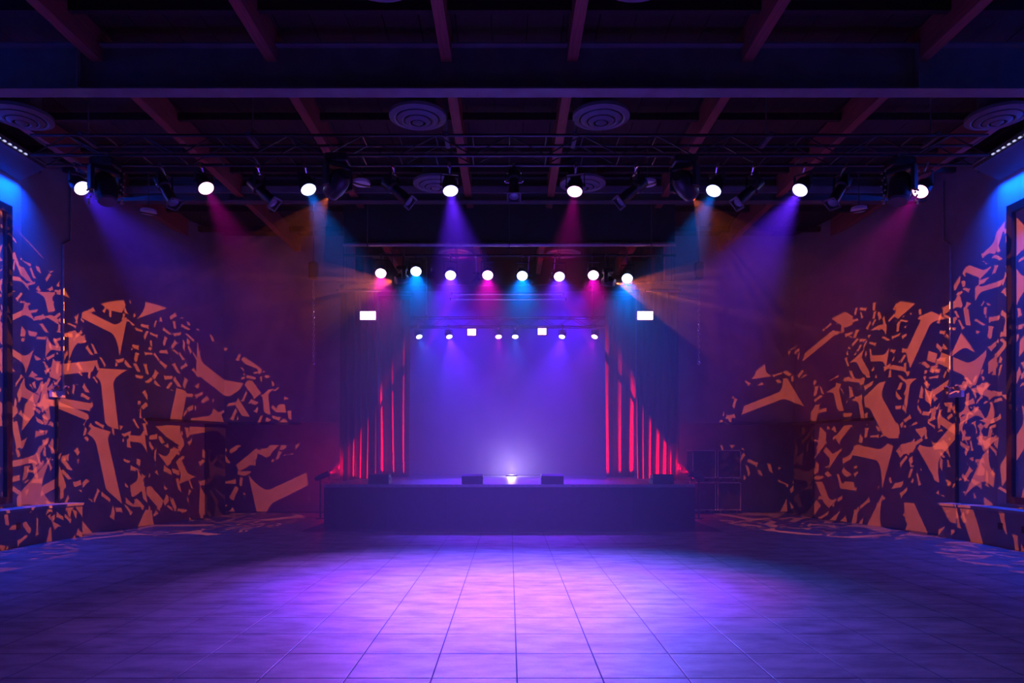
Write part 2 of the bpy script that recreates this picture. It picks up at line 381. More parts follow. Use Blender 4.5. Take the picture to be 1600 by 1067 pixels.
    w0 = aw(px, sd); zt = CH+(VY-345)/F*w0.y; zb = CH+(VY-612)/F*w0.y
    em = thing('emergency_light', 'small twin-head emergency light on a thin conduit on the %s wall' % side, 'emergency light', w0+n*0.03+Vector((0, 0, zb)), 'twin-head emergency lights')
    H = zt-zb
    part('conduit', MB().path([Vector((0, 0, -0.03)), Vector((0, 0, H*0.86)), d*(0.16)+Vector((0, 0, H*0.9))+n*0.0, d*0.16+Vector((0, 0, 6.85-zb))], 0.017, 8), M['alu'], em, True)
    R_ = Matrix((( -d).to_tuple(), n.to_tuple(), (0, 0, 1))).transposed().to_4x4()
    part('body', MB().box(0.02, 0.30, -0.0, 0.07, -0.12, 0.0, M=R_), M['whiteplastic'], em)
    for hx in (0.06, 0.28):
        hd = part('lamp_head', MB().lathe([(0.03, -0.05), (0.06, 0.0), (0.062, 0.03), (0.055, 0.035)], 14), M['chrome'], em, True)
        hd.location = (-d)*hx+n*0.13+Vector((0, 0, 0.06)); hd.rotation_mode = 'QUATERNION'; hd.rotation_quaternion = (n+Vector((0, 0, -0.5))).to_track_quat('Z', 'Y')
        part('bracket', MB().tube((-d)*hx+n*0.05+Vector((0, 0, -0.02)), (-d)*hx+n*0.12+Vector((0, 0, 0.05)), 0.01, 6), M['chrome'], em, True)
    part('dark_upright', MB().tube(Vector((0, 0, -0.10))-d*0.14, -d*0.14+Vector((0, 0, -zb+0.62)), 0.03, 8), M['black'], em, True)  # dark upright tube below the fitting

# ---- ceiling diffusers (round, stepped cones) and ceiling speakers
dif = []
rings = [[(0.43, 0.05), (0.43, 0.0), (0.36, -0.03), (0.33, -0.02), (0.40, 0.04)], [(0.31, 0.03), (0.31, -0.03), (0.24, -0.06), (0.215, -0.05), (0.28, 0.02)],
         [(0.195, 0.02), (0.195, -0.06), (0.13, -0.09), (0.11, -0.08), (0.17, 0.01)], [(0.085, 0.0), (0.085, -0.08), (0.03, -0.11), (0.0, -0.11)]]
ring_me = [MB().lathe(r, 32).mesh('cone_ring', M['diffuser'], True) for r in rings]
neck_me = MB().lathe([(0.26, 0.03), (0.26, 0.42)], 24).mesh('duct_neck', M['darksteel'], True)
rows = [(7.45, 'nearest row above the big cross beam'), (10.6, 'row just behind the big cross beam'), (13.25, 'row in front of the stage header'), (17.9, 'row over the stage')]
dif_list = []
for y, rn in rows:
    for sd in (-1, 1): dif_list.append((sd*1.38, y, 'round stepped air diffuser left of centre, ' + rn if sd < 0 else 'round stepped air diffuser right of centre, ' + rn))
for sd in (-1, 1): dif_list.append((sd*7.35, 10.6, 'round stepped air diffuser high in the %s ceiling corner' % ('left' if sd < 0 else 'right')))
for x, y, lb in dif_list:
    t = thing('ceiling_diffuser', lb, 'air diffuser', (x, y, 6.64), 'round ceiling air diffusers')
    for rm in ring_me: link('cone_ring', rm, t)
    link('duct_neck', neck_me, t)
spk = MB().lathe([(0.14, 0.05), (0.15, 0.0), (0.145, -0.012), (0.0, -0.02)], 24).mesh('grille', M['whitedisc'], True)
spk_bar = MB().box(-0.16, 0.16, -0.02, 0.02, -0.03, -0.012).mesh('cross_bar', M['black'])
spk_rod = MB().tube((0, 0, 0.04), (0, 0, 0.6), 0.012, 6).mesh('hanging_rod', M['darksteel'])
for px, py, y, lb in ((565, 287, 12.2, 'white disc ceiling speaker left of centre behind the truss'), (1012, 287, 12.2, 'white disc ceiling speaker right of centre behind the truss'),
                      (232, 332, 13.6, 'white disc ceiling speaker at the far left behind the truss'), (1342, 328, 13.6, 'white disc ceiling speaker at the far right behind the truss')):
    p = P(px, py, y)
    t = thing('ceiling_speaker', lb, 'ceiling speaker', p, 'disc ceiling speakers', rot=(0, 0, 0.6 if px < 800 else -0.6))
    link('grille', spk, t); link('cross_bar', spk_bar, t)
    part('hanging_rod', MB().tube((0, 0, 0.04), (0, 0, ROD-p.z), 0.012, 6), M['darksteel'], t)

# ================================================================= STAGE
SZ = 0.93; SY = 14.6
stg = thing('stage_platform', 'low wide stage platform with dark front skirt', 'stage', (0, SY, 0))
part('deck', MB().box(-3.85, 3.85, 0.0, 5.6, SZ-0.06, SZ), M['stagedeck'], stg)
part('edge_nosing', MB().box(-3.85, 3.85, -0.02, 0.0, SZ-0.05, SZ+0.004), M['alu'], stg)
for k in range(6):
    wv = 7.7/6; x0 = -3.85+k*wv
    part('skirt_panel', MB().box(x0+0.004, x0+wv-0.004, 0.0, 0.03, 0.05, SZ-0.06), M['blackcloth'], stg)
part('kick_strip', MB().box(-3.85, 3.85, 0.03, 0.06, 0, 0.05), M['black'], stg)
part('under_frame', MB().box(-3.83, 3.83, 0.05, 5.55, 0.0, SZ-0.07), M['blackwall'], stg)

def curtain(label, x0, x1, y, z0, z1, wl, amp, m, group, name='stage_curtain', seed=0):
    rnd = random.Random(seed)
    n = int((x1-x0)/0.018); ph = rnd.uniform(0, 6)
    nz = 10
    def surf(i, k, off):
        x = x0+(x1-x0)*i/n; t = k/nz
        a = amp*(0.75+0.35*math.sin(i*0.05+seed))*(1.0-0.35*t)
        s = math.sin(2*math.pi*(x-x0)/wl+ph+0.5*math.sin(x*9+seed))
        yy = y-a*(s+0.25*math.sin(4*math.pi*(x-x0)/wl+ph*2))+off
        xx = x+0.03*math.sin(3*t+seed+x*4)*(1-t)
        return (xx, yy, z0+(z1-z0)*t)
    mb = MB(); vs_, fs = [], []
    for off in (0, 0.012):
        for k in range(nz+1):
            for i in range(n+1): vs_.append(surf(i, k, off))
    N1 = (n+1)*(nz+1)
    for k in range(nz):
        for i in range(n):
            a = k*(n+1)+i
            fs.append((a, a+1, a+n+2, a+n+1)); fs.append((a+N1, a+N1+n+1, a+N1+n+2, a+N1+1))
    for k in range(nz):
        for i in (0, n):
            a = k*(n+1)+i; fs.append((a, a+n+1, a+n+1+N1, a+N1))
    for i in range(n):
        for k in (0, nz):
            a = k*(n+1)+i; fs.append((a, a+1, a+1+N1, a+N1))
    mb.add(vs_, fs)
    t = thing(name, label, 'curtain' if name != 'backdrop_curtain' else 'backdrop', (0, 0, 0), group)
    part('drape', mb, m, t, True)
    part('top_band', MB().box(x0-0.02, x1+0.02, y-0.03, y+0.04, z1-0.03, z1+0.08), M['blackcloth'], t)
    part('track', MB().tube((x0-0.1, y, z1+0.14), (x1+0.1, y, z1+0.14), 0.025, 8), M['darksteel'], t, True)
    for kx in (0.15, 0.85):
        xx = x0+(x1-x0)*kx; part('hanger', MB().tube((xx, y, z1+0.14), (xx, y, ROD), 0.008, 6), M['darksteel'], t)
    return t
curtain('red velvet side curtain with narrow pleats, outermost on the left of the stage', -4.10, -3.22, 17.15, SZ+0.02, 5.6, 0.165, 0.075, M['velvet'], 'red stage curtains', seed=1)
curtain('red velvet side curtain with wide pleats, next to the backdrop on the left', -3.40, -2.60, 18.4, SZ+0.02, 5.6, 0.30, 0.11, M['velvet'], 'red stage curtains', seed=2)
curtain('red velvet side curtain with narrow pleats, outermost on the right of the stage', 3.10, 4.10, 17.15, SZ+0.02, 5.6, 0.165, 0.075, M['velvet'], 'red stage curtains', seed=3)
curtain('red velvet side curtain with wide pleats, next to the backdrop on the right', 2.50, 3.30, 18.4, SZ+0.02, 5.6, 0.34, 0.11, M['velvet'], 'red stage curtains', seed=4)
curtain('plain pale backdrop cloth hanging across the rear of the stage', -3.9, 3.9, 20.0, SZ+0.01, 6.2, 1.3, 0.006, M['backdrop'], None, name='backdrop_curtain', seed=5)

# stage monitors along the front edge
def wedge(px0, px1, label):
    c = P((px0+px1)/2, 757, SY+0.30); w_ = (px1-px0)/F*SY
    t = thing('stage_monitor', label, 'stage monitor', (c.x, SY+0.12, SZ+0.003), 'stage monitors along the stage edge')
    prof = [(0.0, 0.0), (0.0, 0.17), (0.06, 0.205), (0.22, 0.205), (0.42, 0.05), (0.42, 0.0)]
    mb = MB().loft([[(x, y, z) for y, z in prof] for x in (-w_/2, w_/2)])
    part('cabinet', mb, M['black'], t)
    part('grille', MB().loft([[(x, 0.235, 0.197), (x, 0.41, 0.061), (x, 0.415, 0.067), (x, 0.24, 0.205)] for x in (-w_/2+0.03, w_/2-0.03)]), M['darksteel'], t)
    for s in (-1, 1): part('handle', MB().box(s*w_/2-0.006, s*w_/2+0.006, 0.07, 0.17, 0.09, 0.13), M['rubber'], t)
    part('back_plate', MB().box(-0.08, 0.08, -0.006, 0.004, 0.05, 0.12), M['socket'], t)
wedge(578, 610, 'black wedge monitor at the far left of the stage edge')
wedge(722, 755, 'black wedge monitor just left of the white glow on stage')
wedge(845, 880, 'black wedge monitor just right of the white glow on stage')
wedge(1017, 1050, 'black wedge monitor at the far right of the stage edge')

# flight cases beside the stage
def flight_case(x0, x1, y0, y1, z0, label):
    W, D, Hh = x1-x0, y1-y0, 0.72
    t = thing('flight_case', label, 'flight case', ((x0+x1)/2, (y0+y1)/2, z0), 'stacked flight cases beside the stage')
    hw, hd = W/2, D/2; b = 0.10
    part('body', MB().box(-hw+0.012, hw-0.012, -hd+0.012, hd-0.012, b+0.01, b+Hh-0.01), M['casepanel'], t)
    e = 0.022
    edges = []
    for sx in (-1, 1):
        for sy in (-1, 1): edges.append((sx*hw-(e if sx > 0 else 0), sx*hw+(0 if sx > 0 else e), sy*hd-(e if sy > 0 else 0), sy*hd+(0 if sy > 0 else e), b, b+Hh))
        for z in (b, b+Hh-e): edges.append((sx*hw-(e if sx > 0 else 0), sx*hw+(0 if sx > 0 else e), -hd, hd, z, z+e))
    for sy in (-1, 1):
        for z in (b, b+Hh-e): edges.append((-hw, hw, sy*hd-(e if sy > 0 else 0), sy*hd+(0 if sy > 0 else e), z, z+e))
    for bx in edges: part('edge_trim', MB().box(*bx), M['alu'], t)
    for sx in (-1, 1):
        for sy in (-1, 1):
            for z in (b+0.012, b+Hh-0.012):
                part('corner_ball', MB().lathe([(0, -0.026), (0.02, -0.018), (0.027, 0), (0.02, 0.018), (0, 0.026)], 10), M['chrome'], t, True, (sx*(hw-0.012), sy*(hd-0.012), z))
            cs = part('caster', MB().tube((-0.015, 0, 0.042), (0.015, 0, 0.042), 0.042, 14), M['rubber'], t, True, (sx*(hw-0.09), sy*(hd-0.09), 0.0))
            part('caster_fork', MB().box(-0.025, 0.025, -0.02, 0.02, 0.075, 0.105), M['chrome'], cs)
    part('latch', MB().box(-0.04, 0.04, -hd-0.008, -hd+0.004, b+Hh*0.55, b+Hh*0.55+0.09), M['black'], t)
fy = 18.15
for tier, z0 in (('upper', 0.83), ('lower', 0.0)):
    flight_case(4.72, 5.325, fy, fy+0.62, z0, 'dark flight case with metal edges, %s tier, nearer the stage' % tier)
    flight_case(5.365, 5.97, fy, fy+0.62, z0, 'dark flight case with metal edges, %s tier, nearer the patterned wall' % tier)

# ================================================================= RIGGING
def box_truss(name, label, xa, xb, y, z, wdt, hgt, bay, m, r=0.024, hang=()):
    t = thing(name, label, 'truss', (0, y, z))
    for yy in (-wdt/2, wdt/2):
        for zz in (0, hgt): part('chord', MB().tube((xa, yy, zz), (xb, yy, zz), r, 10), m, t, True)
    nb = round((xb-xa)/bay); bay = (xb-xa)/nb; rb = r*0.45
    faces = {}
    def br(a, b):
        key = tuple(round(c, 4) for c in (Vector(b)-Vector(a)))
        if key not in faces: faces[key] = MB().tube((0, 0, 0), Vector(b)-Vector(a), rb, 6).mesh('brace', m, True)
        link('brace', faces[key], t, a)
    for k in range(nb+1):
        x = xa+k*bay
        br((x, -wdt/2, 0), (x, wdt/2, 0)); br((x, -wdt/2, hgt), (x, wdt/2, hgt))
        if k == nb: break
        up = k % 2 == 0
        for yy in (-wdt/2, wdt/2):
            br((x, yy, 0 if up else hgt), (x+bay, yy, hgt if up else 0))
    for x in hang:
        part('hanging_rod', MB().tube((x, 0, hgt), (x, 0, ROD-z), 0.012, 6), M['alu'], t, True)
        part('clamp', MB().box(x-0.03, x+0.03, -wdt/2-0.03, wdt/2+0.03, hgt-0.03, hgt+0.05), M['darksteel'], t)
    return t
FY, FZ = 10.7, 6.04       # front truss centre line and lower chords
box_truss('lighting_truss', 'long dark box truss across the hall carrying the front lights', -7.15, 7.15, FY, FZ, 0.36, 0.30, 0.55, M['blackalu'], hang=(-6.4, -3.9, -0.95, 0.98, 3.9, 6.4))
RY, RZ = 18.7, 4.92
box_truss('rear_lighting_truss', 'short box truss hung in haze above the rear of the stage', -2.9, 2.9, RY, RZ, 0.26, 0.24, 0.42, M['blackalu'], r=0.018, hang=(-2.2, 2.2))
# pipe that carries the stage front lights
pp = thing('lighting_pipe', 'straight pipe under the stage header carrying eight bright lights', 'pipe', (0, 14.38, 5.62))
part('pipe', MB().tube((-3.4, 0, 0), (3.4, 0, 0), 0.024, 10), M['black'], pp, True)
for x in (-2.9, 0, 2.9): part('hanging_rod', MB().tube((x, 0, 0), (x, 0, ROD-5.62), 0.01, 6), M['darksteel'], pp, True)
def rail(label, xa, xb, y, z, r, m):
    t = thing('stage_rail', label, 'rail', (0, y, z), 'rails under the stage lights')
    part('tube', MB().tube((xa, 0, 0), (xb, 0, 0), r, 10), m, t, True)
    for x in (xa+0.12, xb-0.12): part('hanging_rod', MB().tube((x, 0, 0), (x, 0, ROD-z), 0.007, 6), M['darksteel'], t, True)
    for x in (xa, xb): part('end_cap', MB().tube((x-0.012, 0, 0), (x+0.012, 0, 0), r*1.25, 10), M['black'], t, True)
a = P(528, 454, 15.1); b = P(622, 454, 15.1); rail('polished rail below the leftmost stage lights', a.x, b.x, 15.1, a.z, 0.032, M['chrome'])
a = P(1008, 454, 15.1); b = P(1062, 454, 15.1); rail('polished rail below the rightmost stage lights', a.x, b.x, 15.1, a.z, 0.032, M['chrome'])
a = P(706, 459, 16.3); b = P(880, 459, 16.3); rail('upper thin rail below the middle stage lights', a.x, b.x, 16.3, a.z, 0.028, M['alu'])
a = P(704, 467, 16.6); b = P(884, 467, 16.6); rail('lower thin rail below the middle stage lights', a.x, b.x, 16.6, a.z, 0.028, M['alu'])
# chains beside the stage opening
for px, sdn in ((490, 'left'), (1092, 'right')):
    c = P(px, 450, 15.3)
    t = thing('hoist_chain', 'thin hanging hoist chain %s of the stage opening' % sdn, 'chain', (c.x, 15.3, 3.6), 'hoist chains beside the stage')
    link_me = MB()
    seg = 10
    ringpts = [Vector((0.022*math.cos(2*math.pi*i/seg), 0, 0.04*math.sin(2*math.pi*i/seg))) for i in range(seg+1)]
    link_me.path(ringpts, 0.006, 5)
    lm_ = link_me.mesh('chain_link', M['chrome'], True)
    for k in range(26): link('chain_link', lm_, t, (0, 0, k*0.068), (0, 0, (k % 2)*math.pi/2))
    part('hoist_body', MB().bevbox(-0.09, 0.09, -0.08, 0.08, 26*0.068, 26*0.068+0.36, 0.02), M['black'], t)
    part('suspension', MB().tube((0, 0, 26*0.068+0.36), (0, 0, ROD-3.6-0.005), 0.01, 6), M['darksteel'], t)
    part('hook', MB().path([(0, 0, -0.02), (0.03, 0, -0.06), (0, 0, -0.10), (-0.03, 0, -0.07)], 0.008, 6), M['chrome'], t)

# ---- fixtures ------------------------------------------------------------
_cache = {}
def cm(key, fn):
    if key not in _cache: _cache[key] = fn()
    return _cache[key]
def aim_q(d): return Vector(d).to_track_quat('-Z', 'Y')
def pan_of(d): return math.atan2(d[0], -d[1]) if abs(d[0])+abs(d[1]) > 1e-5 else 0.0

def bar_clamp(t, piv, hh, by, bz):
    # short arm and hook from the top of the yoke to the bar it hangs from
    dy, dz = by-piv.y, bz-piv.z
    mb = MB().tube((0, 0, hh-0.085), (0, dy, dz), 0.016, 8)
    mb.box(-0.022, 0.022, dy-0.036, dy+0.036, dz-0.036, dz+0.036)
    part('clamp', mb, M['chrome'], t)

def par_light(lens_c, d, color, label, group, R=0.115, bar_z=None, bar_y=0, power=400, angle=34, k=9.0, blend=0.8):
    d = Vector(d).normalized(); Ln = R*1.7
    piv = Vector(lens_c)-d*Ln*0.55
    top = bar_z
    t = thing('par_light', label, 'stage light', (piv.x, piv.y, piv.z), group)
    q = aim_q(d)
    body = link('can', cm(('can', R), lambda: MB().lathe([(R*0.35, Ln*0.62), (R*0.72, Ln*0.55), (R*0.95, Ln*0.3), (R, 0.0), (R, -Ln*0.5), (R*1.1, -Ln*0.52), (R*1.1, -Ln*0.6), (R*0.97, -Ln*0.6), (R*0.95, -Ln*0.5)], 22).mesh('can', M['black'], True)), t, None, q)
    lens_me = cm(('lens', R, color, k), lambda: MB().lathe([(R*0.95, -Ln*0.50), (R*0.95, -Ln*0.55), (R*0.6, -Ln*0.60), (0, -Ln*0.62)], 22).mesh('lens', lens_mat(color, k), True))
    link('lens', lens_me, body)
    fin = cm(('fin', R), lambda: MB().box(-R*0.7, R*0.7, -0.006, 0.006, Ln*0.56, Ln*0.74).mesh('cooling_fin', M['black']))
    for a_ in (-0.05, 0, 0.05): link('cooling_fin', fin, body, (0, a_, 0))
    pan = pan_of(d); hh = min(0.30, max(R*1.25+0.09, top-piv.z-0.02))
    link('yoke', cm(('yoke', R, round(hh, 3)), lambda: MB().box(-R*1.22, -R*1.14, -0.02, 0.02, -0.03, hh-0.08).box(R*1.14, R*1.22, -0.02, 0.02, -0.03, hh-0.08).box(-R*1.22, R*1.22, -0.02, 0.02, hh-0.09, hh-0.075).mesh('yoke', M['black'])), t, None, (0, 0, pan))
    kn = cm(('knob', R), lambda: MB().tube((-R*1.3, 0, 0), (-R*0.98, 0, 0), 0.018, 10).tube((R*0.98, 0, 0), (R*1.3, 0, 0), 0.018, 10).mesh('tilt_knob', M['rubber'], True))
    link('tilt_knob', kn, t, None, (0, 0, pan))
    bar_clamp(t, piv, hh, bar_y, top)
    spot('beam', t, Vector(lens_c)+d*0.05, d, power, color, angle, blend, R*0.5)
    return t

def moving_head(lens_c, d, label, group, s=1.0, bar_z=None, bar_y=0, glint=False, lit=None, light=None, k=6.0):
    d = Vector(d).normalized()
    piv = Vector(lens_c)-d*0.23*s
    base_z = 0.30*s
    t = thing('moving_head_light', label, 'moving light', piv, group)
    q = aim_q(d); pan = pan_of(d)
    head = link('head', cm(('mh', s), lambda: MB().lathe([(0.02*s, 0.20*s), (0.10*s, 0.19*s), (0.145*s, 0.13*s), (0.155*s, 0.02*s), (0.15*s, -0.10*s), (0.125*s, -0.19*s), (0.115*s, -0.22*s), (0.10*s, -0.22*s), (0.095*s, -0.20*s)], 22).mesh('head', M['black'], True)), t, None, q)
    lm_ = lens_mat(lit, k) if lit else M['lensglass']
    link('lens', cm(('mhl', s, lit, k), lambda: MB().lathe([(0.097*s, -0.20*s), (0.097*s, -0.212*s), (0.06*s, -0.225*s), (0, -0.23*s)], 22).mesh('lens', lm_, True)), head)
    link('rim', cm(('mhr', s), lambda: MB().lathe([(0.097*s, -0.222*s), (0.117*s, -0.222*s), (0.122*s, -0.19*s), (0.126*s, -0.19*s), (0.12*s, -0.228*s), (0.099*s, -0.230*s)], 22).mesh('rim', M['darksteel'], True)), head)
    link('yoke', cm(('mhy', s), lambda: MB().bevbox(-0.215*s, -0.16*s, -0.07*s, 0.07*s, -0.08*s, 0.27*s, 0.012*s).bevbox(0.16*s, 0.215*s, -0.07*s, 0.07*s, -0.08*s, 0.27*s, 0.012*s).bevbox(-0.215*s, 0.215*s, -0.07*s, 0.07*s, 0.21*s, 0.27*s, 0.012*s).mesh('yoke', M['black'])), t, None, (0, 0, pan))
    link('base', cm(('mhb', s), lambda: MB().bevbox(-0.17*s, 0.17*s, -0.13*s, 0.13*s, 0.275*s, 0.40*s, 0.02*s).mesh('base', M['black'])), t)
    bar_clamp(t, piv, 0.47*s, bar_y, bar_z)
    if glint:   # safety chains draped round the fixture
        for xo in (-0.235, 0.235):
            ch = MB()
            for i in range(16):
                a_ = math.pi*(0.05+0.9*i/15)
                c = Vector((xo*s+0.012*math.sin(i*2.1), 0.05*math.cos(a_*1.0), 0.30*s-0.55*s*math.sin(a_)*0.95))
                ch.lathe([(0, -0.017), (0.014, -0.01), (0.016, 0), (0.014, 0.01), (0, 0.017)], 7, M=Matrix.Translation(c))
            part('safety_chain', ch, M['brass'], t, True)['kind'] = 'stuff'
    return t

def profile_spot(lens_c, d, label, group, s=1.0, bar_z=None, bar_y=0, m2='black'):
    d = Vector(d).normalized(); Ln = 0.56*s
    piv = Vector(lens_c)-d*Ln*0.62
    t = thing('profile_spotlight', label, 'spotlight', piv, group)
    q = aim_q(d); pan = pan_of(d); hh = min(0.32, max(0.2, bar_z-piv.z-0.02))
    b = link('barrel', cm(('pf', s), lambda: MB().lathe([(0.05*s, 0.22*s), (0.095*s, 0.20*s), (0.105*s, 0.02*s), (0.075*s, 0.0), (0.075*s, -0.10*s), (0.085*s, -0.11*s), (0.085*s, -0.33*s), (0.10*s, -0.335*s), (0.10*s, -0.35*s), (0.08*s, -0.35*s), (0.08*s, -0.33*s)], 18).mesh('barrel', M[m2], True)), t, None, q)
    link('lens', cm(('pfl', s), lambda: MB().lathe([(0.08*s, -0.33*s), (0.06*s, -0.34*s), (0, -0.346*s)], 18).mesh('lens', M['lensglass'], True)), b)
    link('shutter', cm(('pfs', s), lambda: MB().box(-0.13*s, 0.13*s, -0.012, 0.012, -0.012*s, 0.012*s).mesh('shutter', M['chrome'])), b, (0, 0, -0.03*s))
    link('gel_frame', cm(('pfg', s), lambda: MB().box(-0.11*s, 0.11*s, -0.11*s, -0.085*s, -0.365*s, -0.35*s).box(-0.11*s, 0.11*s, 0.085*s, 0.11*s, -0.365*s, -0.35*s).box(-0.11*s, -0.085*s, -0.11*s, 0.11*s, -0.365*s, -0.35*s).box(0.085*s, 0.11*s, -0.11*s, 0.11*s, -0.365*s, -0.35*s).mesh('gel_frame', M['darksteel'])), b)
    link('yoke', cm(('pfy', s, round(hh, 3)), lambda: MB().box(-0.135*s, -0.125*s, -0.02, 0.02, -0.02, hh-0.07).box(0.125*s, 0.135*s, -0.02, 0.02, -0.02, hh-0.07).box(-0.135*s, 0.135*s, -0.02, 0.02, hh-0.08, hh-0.07).mesh('yoke', M['black'])), t, None, (0, 0, pan))
    link('tilt_knob', cm(('pfk', s), lambda: MB().tube((-0.15*s, 0, 0), (-0.10*s, 0, 0), 0.02, 10).tube((0.10*s, 0, 0), (0.15*s, 0, 0), 0.02, 10).mesh('tilt_knob', M['chrome'], True)), t, None, (0, 0, pan))
    bar_clamp(t, piv, hh, bar_y, bar_z)
    return t

# --- eight par lights on the front truss, all aimed at the dance floor
front = [(128, 294, BLUE, 'blue-white', 'first'), (322, 294, PINK, 'pink', 'second'), (482, 296, CYAN, 'cyan-white', 'third'), (704, 298, VIOLET, 'violet-white', 'fourth'),
         (898, 299, PINK, 'pink', 'fifth'), (1115, 298, CYAN, 'cyan-white', 'sixth'), (1250, 297, VIOLET, 'violet-white', 'seventh'), (1438, 299, PINK, 'magenta', 'eighth')]
FARY, NEARY = FY+0.22, FY-0.30
for px, py, col, cn, od in front:
    c = P(px, py, FARY); tgt = Vector((c.x*(0.22 if col == PINK else 0.10), 8.2, 0))
    pw = {BLUE: 6000, PINK: 1450, CYAN: 4400, VIOLET: 9000}[col]; an = {BLUE: 34, PINK: 30, CYAN: 34, VIOLET: 38}[col]
    par_light(c, tgt-c, col, 'glowing %s par light, %s lit par from the left on the front truss' % (cn, od), 'par lights on the front truss', R=0.12, bar_z=FZ, bar_y=FY+0.18, power=pw, angle=an, k=7.0)
# --- eight par lights under the stage header, facing the hall
stagep = [(595, 427, PINK, 'pink', 'first'), (650, 424, CYAN, 'cyan', 'second'), (704, 430, VIOLET, 'violet', 'third'), (762, 430, PINK, 'pink', 'fourth'),
          (816, 431, CYAN, 'cyan', 'fifth'), (874, 432, VIOLET, 'violet', 'sixth'), (927, 430, PINK, 'pink', 'seventh'), (980, 435, CYAN, 'cyan', 'eighth')]
for px, py, col, cn, od in stagep:
    c = P(px, py, 14.25); tgt = Vector((c.x*0.6, 8.5, 0.0))
    pw = {PINK: 1500, CYAN: 3800, VIOLET: 3400}[col]; an = {PINK: 46, CYAN: 52, VIOLET: 56}[col]
    par_light(c, tgt-c, col, 'dazzling %s par light, %s from the left in the row under the stage header' % (cn, od), 'par lights under the stage header', R=0.11, bar_z=5.62, bar_y=14.38, power=pw, angle=an, k=12.0, blend=1.0)
# --- rear row
rear = [(655, 526, CYAN, 'blue-white', 'first', 0.35), (702, 526, VIOLET, 'white-violet', 'second', 0.25), (779, 526, PINK, 'pink', 'third', 0.05), (805, 526, CYAN, 'pale cyan', 'fourth', 0.0),
        (878, 526, VIOLET, 'white-violet', 'fifth', -0.2), (929, 526, PINK, 'pinkish', 'sixth', -0.35)]
for px, py, col, cn, od, dx in rear:
    c = P(px, py, RY-0.12)
    pw = {PINK: 200, CYAN: 350, VIOLET: 2600}[col]
    par_light(c, (dx, -0.55, -0.9), col, 'small %s par light, %s from the left on the rear truss' % (cn, od), 'par lights on the rear truss', R=0.085, bar_z=RZ, bar_y=RY-0.13, power=pw, angle=60, k=10.0)
# --- moving heads on the front truss
mh = [(168, 300, (0.25, -0.2, -1), True, 'dark moving head draped with glinting safety chains at the left truss end'), (516, 303, None, False, 'dark moving head facing the left wall, beside the cyan par'),
      (1081, 305, None, False, 'dark moving head facing the right wall, beside the cyan par'), (1403, 302, (-0.25, -0.2, -1), True, 'dark moving head draped with glinting safety chains at the right truss end')]
for px, py, d, gl, lb in mh:
    if d is not None:
        c = P(px, 316, NEARY)
        moving_head(c, d, lb, 'moving head lights', 1.05, FZ, FY-0.18, gl)
    else:
        sd = -1 if px < 800 else 1
        c = P(px, py, NEARY); tg = Vector((sd*7.6, 15.5, 1.75)); d = (tg-c).normalized()
        t = moving_head(c, d, lb, 'moving head lights', 1.0, FZ, FY-0.18, False, lit=(0.6, 0.75, 1.0), k=2.0)
        sp_ = spot('gobo_beam', t, c+d*0.06, d, 4000, ORANGE, 47, 0.03, 0.006); gobo(sp_.data, 6.0, (3.1+sd*1.7, 5.2), 1.0)
# --- profile spotlights
pr = [(272, 318, (0.5, -0.25, -0.75), 'dark profile spotlight with orange glints between the two leftmost pars'), (428, 318, (0.72, -0.2, -0.7), 'dark profile spotlight between the pink and cyan pars on the left'),
      (640, 316, (0.75, -0.2, -0.7), 'dark profile spotlight left of the violet par near the truss middle'), (803, 308, (0.0, -0.45, -0.9), 'dark profile spotlight hanging straight at the middle of the truss'),
      (968, 316, (-0.75, -0.2, -0.7), 'dark profile spotlight right of the middle pink par'), (1152, 318, (-0.72, -0.2, -0.7), 'dark profile spotlight between the cyan and violet pars on the right'),
      (1300, 318, (-0.5, -0.25, -0.75), 'dark profile spotlight with orange glints between the two rightmost pars')]
for px, py, d, lb in pr:
    profile_spot(P(px, py, FARY), d, lb, 'profile spotlights on the front truss', 1.0, FZ, FY+0.18)
# --- gobo projectors under the stage header (orange shards on the side walls)
for px, py, sd in ((618, 438, -1), (960, 442, 1)):
    c = P(px, py, 14.05); tg = Vector((sd*8.7, 10.7, 2.75)); d = (tg-c).normalized()
    hd = Vector((sd*0.55, -0.55, -0.35)).normalized()
    t = moving_head(c, d, 'small projector head throwing orange shards onto the %s wall' % ('left' if sd < 0 else 'right'), 'pattern projectors under the stage header', 0.62, 5.62, 14.38, False, lit=(1.0, 0.6, 0.5), k=7.0)
    sp_ = spot('gobo_beam', t, c+d*0.05, d, 3400, ORANGE, 52, 0.03, 0.006); gobo(sp_.data, 5.2, (1.3+sd*2.1, 7.4), 1.0)
# two small unlit-looking heads between the stage pars
for px, py, sd, lb in ((739, 441, -1, 'small dark head left of the middle pink par under the header'), (831, 442, 1, 'small dark head beside the middle cyan par under the header'), (860, 438, -1, 'small dark head left of the right violet par under the header')):
    moving_head(P(px, py, 14.85), (sd*0.8, -0.25, -0.5), lb, 'small heads under the stage header', 0.4, 5.62, 14.38, False, lit=(1.0, 0.75, 0.6), k=1.2)
